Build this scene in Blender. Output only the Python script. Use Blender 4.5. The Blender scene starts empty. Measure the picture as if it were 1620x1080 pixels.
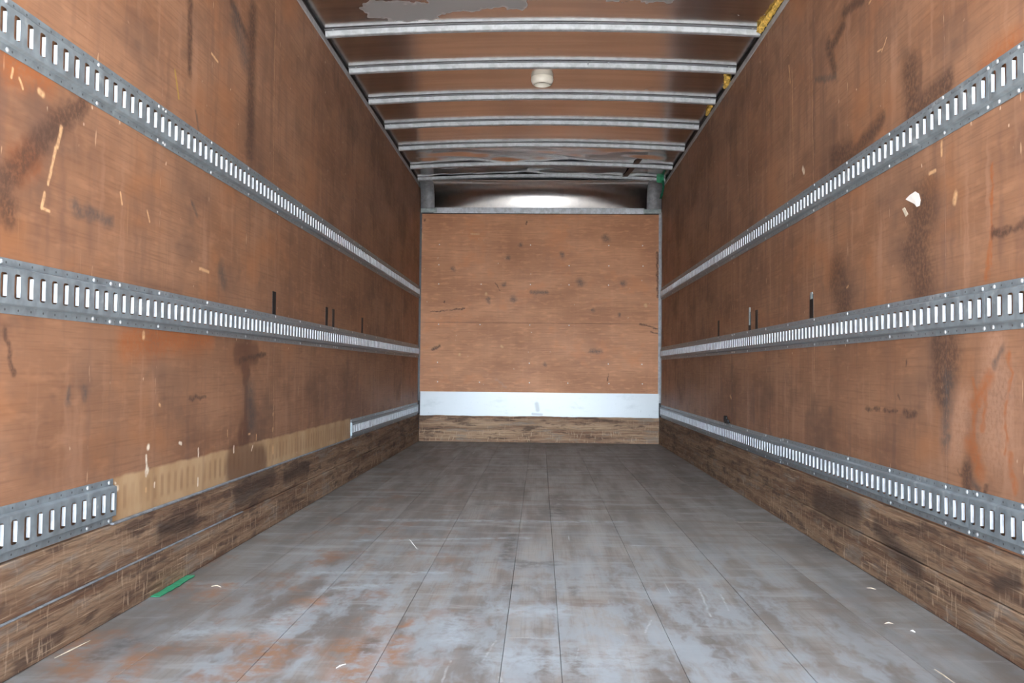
import bpy, bmesh, math, random
from mathutils import Vector, Matrix, noise as mnoise

random.seed(7)
scene = bpy.context.scene
COL = scene.collection

# ------------------------------------------------------------------ camera
F_PX, YAW, PITCH, ROLL, CAM_H = 1385.0, 0.0324, 0.033, 0.0104, 0.7053
cam_data = bpy.data.cameras.new('camera')
cam_data.sensor_width = 36.0
cam_data.lens = F_PX / 1620.0 * 36.0
cam_data.clip_start = 0.02
cam_data.clip_end = 500
cam = bpy.data.objects.new('camera', cam_data)
COL.objects.link(cam)
_r0 = Vector((math.cos(YAW), math.sin(YAW), 0))
_f0 = Vector((-math.sin(YAW), math.cos(YAW), 0))
_f1 = _f0 * math.cos(PITCH) + Vector((0, 0, 1)) * math.sin(PITCH)
_u1 = Vector((0, 0, 1)) * math.cos(PITCH) - _f0 * math.sin(PITCH)
_right = _r0 * math.cos(ROLL) + _u1 * math.sin(ROLL)
_up = _u1 * math.cos(ROLL) - _r0 * math.sin(ROLL)
m = Matrix.Identity(4)
for i in range(3):
    m[i][0], m[i][1], m[i][2] = _right[i], _up[i], -_f1[i]
m.translation = Vector((0, 0, CAM_H))
cam.matrix_world = m
scene.camera = cam

# ------------------------------------------------------------------ sky, daylight, exposure
world = bpy.data.worlds.new('sky')
scene.world = world
world.use_nodes = True
wn = world.node_tree
wn.nodes.clear()
w_out = wn.nodes.new('ShaderNodeOutputWorld')
w_bg = wn.nodes.new('ShaderNodeBackground')
w_sky = wn.nodes.new('ShaderNodeTexSky')
w_sky.sky_type = 'NISHITA'
w_sky.sun_disc = False                      # glow set apart, lower than the sun lamp, to reach the front wall
w_sky.sun_elevation = math.radians(24)
w_sky.sun_rotation = math.radians(180)
w_sky.altitude = 0
w_sky.air_density = 1.0
w_sky.dust_density = 4.0
w_sky.ozone_density = 1.5
w_hsv = wn.nodes.new('ShaderNodeHueSaturation')
w_hsv.inputs['Saturation'].default_value = 0.15
wn.links.new(w_sky.outputs[0], w_hsv.inputs['Color'])
w_tint = wn.nodes.new('ShaderNodeMix')       # cool white of the bright haze
w_tint.data_type = 'RGBA'
w_tint.blend_type = 'MULTIPLY'
w_tint.inputs[0].default_value = 1.0
w_tint.inputs[7].default_value = (0.80, 0.94, 1.10, 1)
wn.links.new(w_hsv.outputs[0], w_tint.inputs[6])
wn.links.new(w_tint.outputs[2], w_bg.inputs['Color'])
w_bg.inputs['Strength'].default_value = 0.44
wn.links.new(w_bg.outputs[0], w_out.inputs[0])
# sun high behind the open rear end: it lights the yard and the sill, not the visible floor
sun_data = bpy.data.lights.new('sun', 'SUN')
sun_data.energy = 52.0
sun_data.angle = 0.01
sun_data.color = (1.0, 0.99, 0.98)
sun = bpy.data.objects.new('sun', sun_data)
COL.objects.link(sun)
sun.rotation_euler = (math.radians(90 - 64), 0, math.radians(-12))
vs = scene.view_settings
vs.view_transform = 'Standard'
vs.look = 'None'
vs.gamma = 1
vs.use_curve_mapping = False
vs.exposure = 0.72
scene.cycles.adaptive_threshold = 0.08

# ------------------------------------------------------------------ dimensions (metres; Y runs into the truck body)
XL, XR = -1.204, 1.183          # faces of the plywood walls
Y0, YB = 0.15, 8.63             # open rear end, plywood face of the front wall
WALL_TOP = 2.50
GROUND_Z = -1.15

# ------------------------------------------------------------------ material helpers
class NT:
    """Small wrapper to write node trees compactly."""
    def __init__(self, name):
        self.mat = bpy.data.materials.new(name)
        self.mat.use_nodes = True
        self.t = self.mat.node_tree
        self.t.nodes.clear()
        self.out = self.t.nodes.new('ShaderNodeOutputMaterial')
        self.bsdf = self.t.nodes.new('ShaderNodeBsdfPrincipled')
        self.t.links.new(self.bsdf.outputs[0], self.out.inputs[0])

    def put(self, sock, v):
        if isinstance(v, bpy.types.NodeSocket):
            self.t.links.new(v, sock)
        else:
            sock.default_value = v

    def math(self, op, a, b=None, c=None, clamp=False):
        n = self.t.nodes.new('ShaderNodeMath')
        n.operation = op
        n.use_clamp = clamp
        self.put(n.inputs[0], a)
        if b is not None:
            self.put(n.inputs[1], b)
        if c is not None:
            self.put(n.inputs[2], c)
        return n.outputs[0]

    def vmath(self, op, a, b=None, scale=None):
        n = self.t.nodes.new('ShaderNodeVectorMath')
        n.operation = op
        self.put(n.inputs[0], a)
        if b is not None:
            self.put(n.inputs[1], b)
        if scale is not None:
            self.put(n.inputs['Scale'], scale)
        return n.outputs['Value'] if op in ('DOT_PRODUCT', 'LENGTH', 'DISTANCE') else n.outputs['Vector']

    def rng(self, v, a, b, c=0.0, d=1.0, smooth=True):
        n = self.t.nodes.new('ShaderNodeMapRange')
        n.interpolation_type = 'SMOOTHSTEP' if smooth else 'LINEAR'
        self.put(n.inputs[0], v)
        for i, x in enumerate((a, b, c, d)):
            self.put(n.inputs[1 + i], x)
        return n.outputs[0]

    def noise(self, vec, scale=1.0, detail=3.0, rough=0.55, colour=False):
        n = self.t.nodes.new('ShaderNodeTexNoise')
        self.put(n.inputs['Vector'], vec)
        n.inputs['Scale'].default_value = scale
        n.inputs['Detail'].default_value = detail
        n.inputs['Roughness'].default_value = rough
        return n.outputs['Color' if colour else 'Fac']

    def stretch(self, vec, sx, sy, ox=0.0, oy=0.0):
        v = self.vmath('MULTIPLY', vec, (sx, sy, 1.0))
        return self.vmath('ADD', v, (ox, oy, 0.0))

    def mix(self, fac, a, b, mode='MIX'):
        n = self.t.nodes.new('ShaderNodeMix')
        n.data_type = 'RGBA'
        n.blend_type = mode
        self.put(n.inputs[0], fac)
        self.put(n.inputs[6], a)
        self.put(n.inputs[7], b)
        return n.outputs[2]

    def pos(self, axes):
        g = self.t.nodes.new('ShaderNodeNewGeometry')
        s = self.t.nodes.new('ShaderNodeSeparateXYZ')
        self.t.links.new(g.outputs['Position'], s.inputs[0])
        c = self.t.nodes.new('ShaderNodeCombineXYZ')
        for i, a in enumerate(axes):
            self.t.links.new(s.outputs[a], c.inputs[i])
        return c.outputs[0], s.outputs[axes[0]], s.outputs[axes[1]]

    def obj(self):
        n = self.t.nodes.new('ShaderNodeTexCoord')
        return n.outputs['Object']

    def rand(self):
        n = self.t.nodes.new('ShaderNodeObjectInfo')
        return n.outputs['Random']

    def bump(self, h, strength=0.3, dist=0.002):
        n = self.t.nodes.new('ShaderNodeBump')
        n.inputs['Strength'].default_value = strength
        n.inputs['Distance'].default_value = dist
        self.put(n.inputs['Height'], h)
        self.t.links.new(n.outputs[0], self.bsdf.inputs['Normal'])

    def fin(self, color, rough=0.6, metal=0.0, spec=0.4):
        b = self.bsdf
        self.put(b.inputs['Base Color'], color)
        self.put(b.inputs['Roughness'], rough)
        self.put(b.inputs['Metallic'], metal)
        self.put(b.inputs['Specular IOR Level'], spec)
        return self.mat

    def marks(self, col, P, Pw, marks, kinds, brk=None):
        """Stains, gouges and chips as capsules on the surface, kind by kind."""
        Pf = self.vmath('ADD', P, self.vmath('SCALE', self.vmath('SUBTRACT', Pw, P), scale=0.28)) if Pw != P else P
        for k, (colour, strength, soft, warped) in kinds.items():
            acc = None
            for (kk, a0, b0, a1, b1, r) in marks:
                if kk != k:
                    continue
                A = Vector((a0, b0, 0))
                B = Vector((a1, b1, 0))
                if (B - A).length < 1e-4:
                    B = A + Vector((0, 0.0005, 0))
                ba = B - A
                pa = self.vmath('SUBTRACT', (Pf if warped == 'fine' else Pw) if warped else P, tuple(A))
                hh = self.vmath('DOT_PRODUCT', pa, tuple(ba / ba.length_squared))
                hh = self.math('MULTIPLY', hh, 1.0, clamp=True)
                q = self.vmath('SCALE', tuple(ba), scale=hh)
                d = self.vmath('DISTANCE', pa, q)
                mk = self.rng(d, r * (1 + soft), r * max(0.0, 1 - soft))
                acc = mk if acc is None else self.math('MAXIMUM', acc, mk)
            if acc is not None:
                if brk is not None and k != 'stain':
                    acc = self.math('MULTIPLY', acc, brk)
                col = self.mix(self.math('MULTIPLY', acc, strength), col, (*colour, 1))
        return col


def rgb(r, g, b):
    return tuple(((c / 255) / 12.92 if c / 255 <= 0.04045 else ((c / 255 + 0.055) / 1.055) ** 2.4) for c in (r, g, b))


def simple(name, color, rough=0.5, metal=0.0, spec=0.4, var=0.15, scale=30.0):
    n = NT(name)
    f = n.noise(n.obj(), scale, 3.0)
    f = n.rng(f, 0.3, 0.7)
    c2 = tuple(max(0, c * (1 - var)) for c in color)
    c3 = tuple(min(1, c * (1 + var)) for c in color)
    return n.fin(n.mix(f, (*c2, 1), (*c3, 1)), rough, metal, spec)


def plywood(name, axes, marks, stud=None, ghost=None, tone=1.0, warm=1.0, drips=1.0, blotch=1.0):
    n = NT(name)
    P, u, v = n.pos(axes)
    wob = n.vmath('SUBTRACT', n.noise(P, 22.0, 1.5, 0.6, colour=True), (0.5, 0.5, 0.5))
    Pw = n.vmath('ADD', P, n.vmath('SCALE', wob, scale=0.038))
    def C(r, g, b):
        return (r * tone, g * tone * (0.5 + 0.5 * warm), b * tone * warm, 1)
    # broad veneer tones, long along the wall
    f1 = n.rng(n.noise(n.stretch(P, 1.3, 3.0), 1.0, 2.0, 0.6), 0.32, 0.68)
    col = n.mix(f1, C(0.245, 0.122, 0.069), C(0.332, 0.176, 0.103))
    # fine horizontal grain
    g1 = n.noise(n.stretch(P, 3.5, 110.0), 1.0, 2.5, 0.65)
    col = n.mix(n.rng(g1, 0.45, 0.72, 0, 0.50), col, C(0.180, 0.085, 0.050))
    g2 = n.noise(n.stretch(P, 9.0, 30.0, 5.0, 3.0), 1.0, 2.0, 0.6)
    col = n.mix(n.rng(g2, 0.48, 0.75, 0, 0.45), col, C(0.42, 0.220, 0.125))
    # vertical run marks and dirt
    d1 = n.noise(n.stretch(Pw, 15.0, 1.3, 2.0, 7.0), 1.0, 2.0, 0.6)
    col = n.mix(n.rng(d1, 0.5, 0.78, 0, 0.55 * drips), col, C(0.165, 0.090, 0.064))
    col = n.mix(n.rng(d1, 0.46, 0.28, 0, 0.40 * drips), col, C(0.40, 0.225, 0.145))
    # dull grey-brown blotches
    b1 = n.noise(n.stretch(Pw, 2.3, 2.8, 3.0, 9.0), 1.0, 3.0, 0.62)
    col = n.mix(n.rng(b1, 0.50, 0.70, 0, 0.55 * blotch), col, C(0.135, 0.080, 0.058))
    b2 = n.noise(n.stretch(Pw, 6.0, 7.0, 8.0, 1.0), 1.0, 2.5, 0.65)
    col = n.mix(n.rng(b2, 0.57, 0.74, 0, 0.38 * blotch), col, C(0.125, 0.078, 0.060))
    # red-brown rubbed areas
    col = n.mix(n.rng(b1, 0.47, 0.30, 0, 0.5), col, C(0.36, 0.150, 0.062))
    if ghost:
        (y0, y1, z0, z1) = ghost
        mk = n.math('MULTIPLY', n.rng(u, y0, y0 + 0.006), n.rng(u, y1, y1 - 0.006))
        zz = n.math('ADD', v, n.math('MULTIPLY', n.math('SUBTRACT', n.noise(P, 9.0, 2.0), 0.5), 0.02))
        mk = n.math('MULTIPLY', mk, n.rng(zz, z1 + 0.004, z1 - 0.008))
        mk = n.math('MULTIPLY', mk, n.rng(n.noise(Pw, 3.2, 3.0), 0.2, 0.4, 0.65, 1.0))
        fr = n.math('FRACT', n.math('DIVIDE', u, 0.0508))
        rib = n.math('MULTIPLY', n.rng(fr, 0.35, 0.5), n.rng(fr, 0.95, 0.75))
        rib = n.math('MULTIPLY', rib, n.math('MULTIPLY', n.rng(v, z0 + 0.02, z0 + 0.04), n.rng(v, z1 - 0.02, z1 - 0.04)))
        rib = n.math('MULTIPLY', rib, n.rng(n.noise(P, 6.0, 2.0), 0.35, 0.65, 0.15, 0.7))
        tan = n.mix(n.rng(n.noise(n.stretch(P, 8, 3), 1.0, 4.0), 0.35, 0.65), (0.42, 0.262, 0.135, 1), (0.52, 0.355, 0.205, 1))
        tan = n.mix(rib, tan, (0.30, 0.165, 0.085, 1))
        col = n.mix(mk, col, tan)
    kinds = {'pale': ((0.47, 0.27, 0.18), 0.55, 0.7, True),
             'orange': ((0.34, 0.105, 0.032), 0.75, 0.8, True),
             'stain': ((0.120, 0.056, 0.036), 0.72, 0.35, 'fine'),
             'dark': ((0.085, 0.047, 0.034), 0.88, 0.7, True),
             'grey': ((0.080, 0.070, 0.067), 0.72, 0.95, True),
             'yellow': ((0.45, 0.30, 0.03), 0.6, 0.5, False),
             'light': ((0.68, 0.42, 0.22), 0.9, 0.6, 'fine'),
             'white': ((0.85, 0.76, 0.62), 0.95, 0.5, 'fine')}
    # fine pale scratches and flaked chips
    s1 = n.noise(n.stretch(P, 170.0, 2.4, 1.0, 5.0), 1.0, 1.0, 0.4)
    s2 = n.noise(P, 2.6, 2.0)
    sc = n.math('MULTIPLY', n.rng(s1, 0.74, 0.82), n.rng(s2, 0.46, 0.58))
    col = n.mix(n.math('MULTIPLY', sc, 0.5), col, (0.62, 0.38, 0.20, 1))
    vor = n.t.nodes.new('ShaderNodeTexVoronoi')
    n.put(vor.inputs['Vector'], n.stretch(Pw, 1.0, 0.8))
    vor.inputs['Scale'].default_value = 13.0
    chip = n.math('MULTIPLY', n.rng(vor.outputs['Distance'], 0.085, 0.04), n.rng(s2, 0.50, 0.42))
    col = n.mix(n.math('MULTIPLY', chip, 0.85), col, (0.74, 0.56, 0.40, 1))
    if stud is not None:
        fr = n.math('FRACT', n.math('DIVIDE', n.math('SUBTRACT', u, stud - 0.2032), 0.4064))
        dd = n.math('ABSOLUTE', n.math('SUBTRACT', fr, 0.5))
        ln = n.rng(dd, 0.012, 0.005)
        br = n.rng(n.noise(n.stretch(P, 60.0, 14.0, 3.0, 3.0), 1.0, 2.0, 0.5), 0.60, 0.68)
        col = n.mix(n.math('MULTIPLY', n.math('MULTIPLY', ln, br), 0.8), col, (0.66, 0.44, 0.27, 1))
        ln2 = n.rng(dd, 0.05, 0.0, 0.0, 0.22)
        col = n.mix(ln2, col, C(0.20, 0.11, 0.08))
    brk = n.rng(n.noise(n.stretch(P, 75.0, 60.0), 1.0, 2.0, 0.6), 0.30, 0.62, 0.5, 1.0)
    col = n.marks(col, P, Pw, marks, kinds, brk)
    rough = n.rng(b1, 0.3, 0.7, 0.48, 0.66, smooth=False)
    return n.fin(col, rough, 0.0, 0.35)


def kickwood(name, axes, seed, marks=(), tone=1.0):
    """Battered kick planks: long splintered grain, nicks and dark soaked patches."""
    n = NT(name)
    P, u, v = n.pos(axes)
    wob = n.vmath('SUBTRACT', n.noise(P, 16.0, 1.5, 0.6, colour=True), (0.5, 0.5, 0.5))
    Pw = n.vmath('ADD', P, n.vmath('SCALE', wob, scale=0.018))
    f1 = n.noise(n.stretch(Pw, 1.1, 26.0, seed, 0), 1.0, 3.0, 0.65)
    col = n.mix(n.rng(f1, 0.33, 0.66), (0.150 * tone, 0.083 * tone, 0.051 * tone, 1), (0.300 * tone, 0.200 * tone, 0.128 * tone, 1))
    f2 = n.noise(n.stretch(Pw, 3.5, 85.0, 0, seed), 1.0, 2.5, 0.7)
    col = n.mix(n.rng(f2, 0.48, 0.66, 0, 0.45), col, (0.085, 0.055, 0.041, 1))
    f4 = n.noise(n.stretch(Pw, 3.2, 15.0, 3 + seed, 1), 1.0, 3.5, 0.68)
    col = n.mix(n.rng(f4, 0.52, 0.64, 0, 0.75), col, (0.075, 0.047, 0.036, 1))
    col = n.mix(n.rng(f4, 0.47, 0.34, 0, 0.6), col, (0.235, 0.205, 0.175, 1))
    # vertical nicks
    s1 = n.noise(n.stretch(Pw, 80.0, 16.0, seed, 2), 1.0, 2.0, 0.5)
    low = n.rng(v, 0.17, 0.06, 0.35, 1.0)
    sc = n.math('MULTIPLY', n.math('MULTIPLY', n.rng(s1, 0.55, 0.64), n.rng(n.noise(P, 9.0, 2.0), 0.42, 0.58)), low)
    col = n.mix(n.math('MULTIPLY', sc, 0.6), col, (0.52, 0.375, 0.255, 1))
    s2 = n.noise(n.stretch(P, 4.0, 160.0, seed, 8), 1.0, 2.0, 0.5)
    col = n.mix(n.rng(s2, 0.62, 0.72, 0, 0.6), col, (0.50, 0.37, 0.25, 1))
    kinds = {'dark': ((0.05, 0.034, 0.028), 0.8, 0.9, True)}
    col = n.marks(col, P, Pw, marks, kinds)
    n.bump(n.noise(n.stretch(P, 9.0, 60.0, seed, 0), 1.0, 2.0, 0.6), 0.8, 0.006)
    return n.fin(col, 0.75, 0.0, 0.25)


def floorwood(name, marks):
    n = NT(name)
    P, u, v = n.pos((0, 1))
    rnd = n.rand()
    wob = n.vmath('SUBTRACT', n.noise(P, 12.0, 2.0, 0.65, colour=True), (0.5, 0.5, 0.5))
    Pw = n.vmath('ADD', P, n.vmath('SCALE', wob, scale=0.05))
    cmb = n.t.nodes.new('ShaderNodeCombineXYZ')
    n.put(cmb.inputs[2], n.math('MULTIPLY', rnd, 37.0))
    Pr = n.vmath('ADD', P, cmb.outputs[0])
    f1 = n.noise(n.stretch(Pr, 9.0, 1.3), 1.0, 2.5, 0.6)
    col = n.mix(n.rng(f1, 0.32, 0.68), (0.125, 0.110, 0.099, 1), (0.240, 0.224, 0.211, 1))
    col = n.mix(n.rng(rnd, 0.0, 1.0, 0.0, 0.45, smooth=False), col, (0.125, 0.115, 0.108, 1))
    # fine lengthwise grain
    g = n.noise(n.stretch(Pr, 150.0, 3.0), 1.0, 2.5, 0.65)
    col = n.mix(n.rng(g, 0.45, 0.72, 0, 0.35), col, (0.105, 0.095, 0.088, 1))
    # crosswise scuffs from loading
    c1 = n.noise(n.stretch(Pw, 1.6, 8.0, 4, 4), 1.0, 4.0, 0.7)
    col = n.mix(n.rng(c1, 0.51, 0.68, 0, 0.55), col, (0.27, 0.275, 0.28, 1))
    col = n.mix(n.rng(c1, 0.48, 0.34, 0, 0.65), col, (0.135, 0.100, 0.080, 1))
    # bleached and dusty patches towards the door, where the loading wears it most
    wear = n.math('MULTIPLY', n.rng(v, 4.8, 2.0, 0.0, 1.0), n.rng(n.math('ABSOLUTE', u), 1.15, 0.6, 0.3, 1.0))
    w1 = n.noise(n.stretch(Pw, 8.5, 2.4, 6, 2), 1.0, 4.5, 0.72)
    col = n.mix(n.math('MULTIPLY', n.rng(w1, 0.42, 0.60, 0.0, 0.8), wear), col, (0.250, 0.275, 0.300, 1))
    # bare brown wood where the grey has rubbed off, mostly along the left side
    side = n.rng(u, 0.25, -0.75, 0.12, 1.0)
    o1 = n.noise(n.stretch(Pw, 5.5, 3.8, 2, 12), 1.0, 4.5, 0.72)
    mk = n.math('MULTIPLY', n.math('MULTIPLY', n.rng(o1, 0.52, 0.70), side), n.rng(v, 6.0, 2.6, 0.35, 0.85))
    col = n.mix(mk, col, (0.190, 0.105, 0.066, 1))
    kinds = {'pale': ((0.31, 0.345, 0.375), 0.6, 0.95, True),
             'orange': ((0.235, 0.110, 0.050), 0.75, 0.9, True),
             'grey': ((0.095, 0.085, 0.080), 0.6, 0.9, True),
             'dark': ((0.060, 0.055, 0.052), 0.65, 0.9, True),
             'light': ((0.42, 0.43, 0.44), 0.45, 0.7, 'fine')}
    s1 = n.noise(n.stretch(Pr, 70.0, 2.6, 1, 1), 1.0, 1.0, 0.4)
    sc = n.math('MULTIPLY', n.rng(s1, 0.76, 0.84), n.rng(n.noise(P, 2.0, 2.0), 0.45, 0.6))
    col = n.mix(n.math('MULTIPLY', sc, 0.5), col, (0.42, 0.44, 0.46, 1))
    brk = n.rng(n.noise(n.stretch(P, 26.0, 26.0), 1.0, 3.0, 0.65), 0.32, 0.62, 0.05, 1.0)
    col = n.marks(col, P, Pw, marks, kinds, brk)
    rough = n.rng(w1, 0.3, 0.7, 0.50, 0.68, smooth=False)
    return n.fin(col, rough, 0.0, 0.4)


def roof_metal(name):
    n = NT(name)
    P, u, v = n.pos((0, 1))
    wob = n.vmath('SUBTRACT', n.noise(P, 6.0, 3.0, 0.65, colour=True), (0.5, 0.5, 0.5))
    Pw = n.vmath('ADD', P, n.vmath('SCALE', wob, scale=0.26))
    f = n.rng(n.noise(n.stretch(P, 1.0, 14.0), 1.0, 4.0, 0.6), 0.35, 0.65)
    col = n.mix(f, (0.60, 0.585, 0.57, 1), (0.72, 0.70, 0.68, 1))
    grime = None
    for (a0, b0, a1, b1, r) in ROOF_SMEARS:
        A, B = Vector((a0, b0, 0)), Vector((a1, b1, 0))
        ba = B - A
        pa = n.vmath('SUBTRACT', Pw, tuple(A))
        hh = n.math('MULTIPLY', n.vmath('DOT_PRODUCT', pa, tuple(ba / ba.length_squared)), 1.0, clamp=True)
        d = n.vmath('DISTANCE', pa, n.vmath('SCALE', tuple(ba), scale=hh))
        mk = n.rng(d, r * 1.25, r * 0.85)
        grime = mk if grime is None else n.math('MAXIMUM', grime, mk)
    spots = n.rng(n.noise(n.stretch(Pw, 2.2, 4.0, 5, 3), 1.0, 4.0, 0.6), 0.66, 0.74, 0, 0.6)
    grime = n.math('MAXIMUM', grime, spots)
    col = n.mix(grime, col, (0.36, 0.36, 0.365, 1))
    rough = n.mix(grime, (0.18, 0.18, 0.18, 1), (0.55, 0.55, 0.55, 1))
    metal = n.rng(grime, 0, 1, 1.0, 0.15, smooth=False)
    return n.fin(col, rough, metal, 0.5)


def steel(name, base, rough=0.45, metal=0.45, dirt=0.5, holes=False):
    n = NT(name)
    P = n.obj()
    f = n.rng(n.noise(P, 26.0, 2.0, 0.6), 0.35, 0.65)
    b2 = tuple(c * 0.74 for c in base)
    col = n.mix(f, (*b2, 1), (*base, 1))
    # white oxide and rubbed bright patches, brown grime
    o = n.noise(P, 11.0, 3.0, 0.65)
    col = n.mix(n.rng(o, 0.60, 0.74, 0, 0.7 * dirt), col, (0.62, 0.68, 0.72, 1))
    g = n.noise(n.vmath('ADD', P, (3.0, 1.0, 2.0)), 7.0, 2.0, 0.65)
    col = n.mix(n.rng(g, 0.60, 0.76, 0, 0.55 * dirt), col, (0.14, 0.125, 0.11, 1))
    if holes:   # punched nail holes along both flanges
        s = n.t.nodes.new('ShaderNodeSeparateXYZ')
        n.put(s.inputs[0], P)
        fr = n.math('SUBTRACT', n.math('FRACT', n.math('DIVIDE', s.outputs[1], 0.0508)), 0.5)
        du = n.math('MULTIPLY', fr, 0.0508)
        mk = None
        for z in (0.0095, RAIL_H - 0.0095):
            dz = n.math('SUBTRACT', s.outputs[2], z)
            d = n.math('SQRT', n.math('ADD', n.math('MULTIPLY', du, du), n.math('MULTIPLY', dz, dz)))
            h = n.rng(d, 0.0035, 0.0022)
            mk = h if mk is None else n.math('MAXIMUM', mk, h)
        col = n.mix(n.math('MULTIPLY', mk, 0.8), col, (0.05, 0.05, 0.055, 1))
    rr = n.rng(f, 0, 1, rough - 0.06, rough + 0.08, smooth=False)
    return n.fin(col, rr, metal, 0.5)


def cove_metal():
    """Rolled sheet, brushed so that reflections smear sideways."""
    n = NT('bright_cove')
    f = n.noise(n.obj(), 18.0, 3.0)
    t = n.t.nodes.new('ShaderNodeTangent')
    t.direction_type = 'RADIAL'
    t.axis = 'Z'
    n.t.links.new(t.outputs[0], n.bsdf.inputs['Tangent'])
    n.bsdf.inputs['Anisotropic'].default_value = 0.97
    return n.fin(n.mix(n.rng(f, 0.4, 0.7), (0.80, 0.79, 0.78, 1), (0.72, 0.71, 0.71, 1)), 0.36, 1.0, 0.5)

# ------------------------------------------------------------------ geometry helpers
def link(name, me, parent=None, mat=None):
    o = bpy.data.objects.new(name, me)
    COL.objects.link(o)
    if mat is not None and me is not None and not me.materials:
        me.materials.append(mat)
    if parent is not None:
        o.parent = parent
    return o


def tag(o, label=None, cat=None, group=None, kind=None):
    if label:
        o['label'] = label
    if cat:
        o['category'] = cat
    if group:
        o['group'] = group
    if kind:
        o['kind'] = kind
    return o


def empty(name, loc=(0, 0, 0)):
    o = bpy.data.objects.new(name, None)
    o.empty_display_size = 0.05
    COL.objects.link(o)
    o.location = loc
    return o


def add_box(bm, x0, x1, y0, y1, z0, z1, bev=0.0):
    vs_ = [bm.verts.new((x, y, z)) for x in (x0, x1) for y in (y0, y1) for z in (z0, z1)]
    fs = []
    for idx in ((0, 1, 3, 2), (4, 6, 7, 5), (0, 4, 5, 1), (2, 3, 7, 6), (0, 2, 6, 4), (1, 5, 7, 3)):
        fs.append(bm.faces.new([vs_[i] for i in idx]))
    if bev > 0:
        es = list({e for f in fs for e in f.edges})
        bmesh.ops.bevel(bm, geom=es, offset=bev, segments=1, affect='EDGES', profile=0.5)
    return bm


def to_mesh(bm, name, smooth=False):
    bmesh.ops.recalc_face_normals(bm, faces=bm.faces)
    me = bpy.data.meshes.new(name)
    bm.to_mesh(me)
    bm.free()
    if smooth:
        for p in me.polygons:
            p.use_smooth = True
    return me


def box(name, dims, mat, parent=None, bev=0.0, origin=None):
    bm = bmesh.new()
    if origin:
        x0, x1, y0, y1, z0, z1 = dims
        dims = (x0 - origin[0], x1 - origin[0], y0 - origin[1], y1 - origin[1], z0 - origin[2], z1 - origin[2])
    add_box(bm, *dims, bev)
    o = link(name, to_mesh(bm, name), parent, mat)
    if origin:
        o.location = origin
    return o


def profile_mesh(name, prof, path, closed=True, caps=True, smooth=False):
    """Sweep a list of (a, b) profile points; path = list of functions mapping (a, b) -> xyz."""
    bm = bmesh.new()
    rings = []
    for fn in path:
        rings.append([bm.verts.new(fn(a, b)) for a, b in prof])
    k = len(prof)
    for r0, r1 in zip(rings, rings[1:]):
        for i in range(k if closed else k - 1):
            j = (i + 1) % k
            bm.faces.new((r0[i], r0[j], r1[j], r1[i]))
    if caps and closed:
        bm.faces.new(rings[0])
        bm.faces.new(list(reversed(rings[-1])))
    return to_mesh(bm, name, smooth)


def lathe(name, prof, seg=32, smooth=True):
    bm = bmesh.new()
    rings = []
    for r, z in prof:
        if r < 1e-6:
            rings.append([bm.verts.new((0, 0, z))])
        else:
            rings.append([bm.verts.new((r * math.cos(2 * math.pi * i / seg), r * math.sin(2 * math.pi * i / seg), z)) for i in range(seg)])
    for a, b in zip(rings, rings[1:]):
        for i in range(seg):
            j = (i + 1) % seg
            if len(a) == 1:
                bm.faces.new((a[0], b[i], b[j]))
            elif len(b) == 1:
                bm.faces.new((a[i], a[j], b[0]))
            else:
                bm.faces.new((a[i], a[j], b[j], b[i]))
    return to_mesh(bm, name, smooth)

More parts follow.
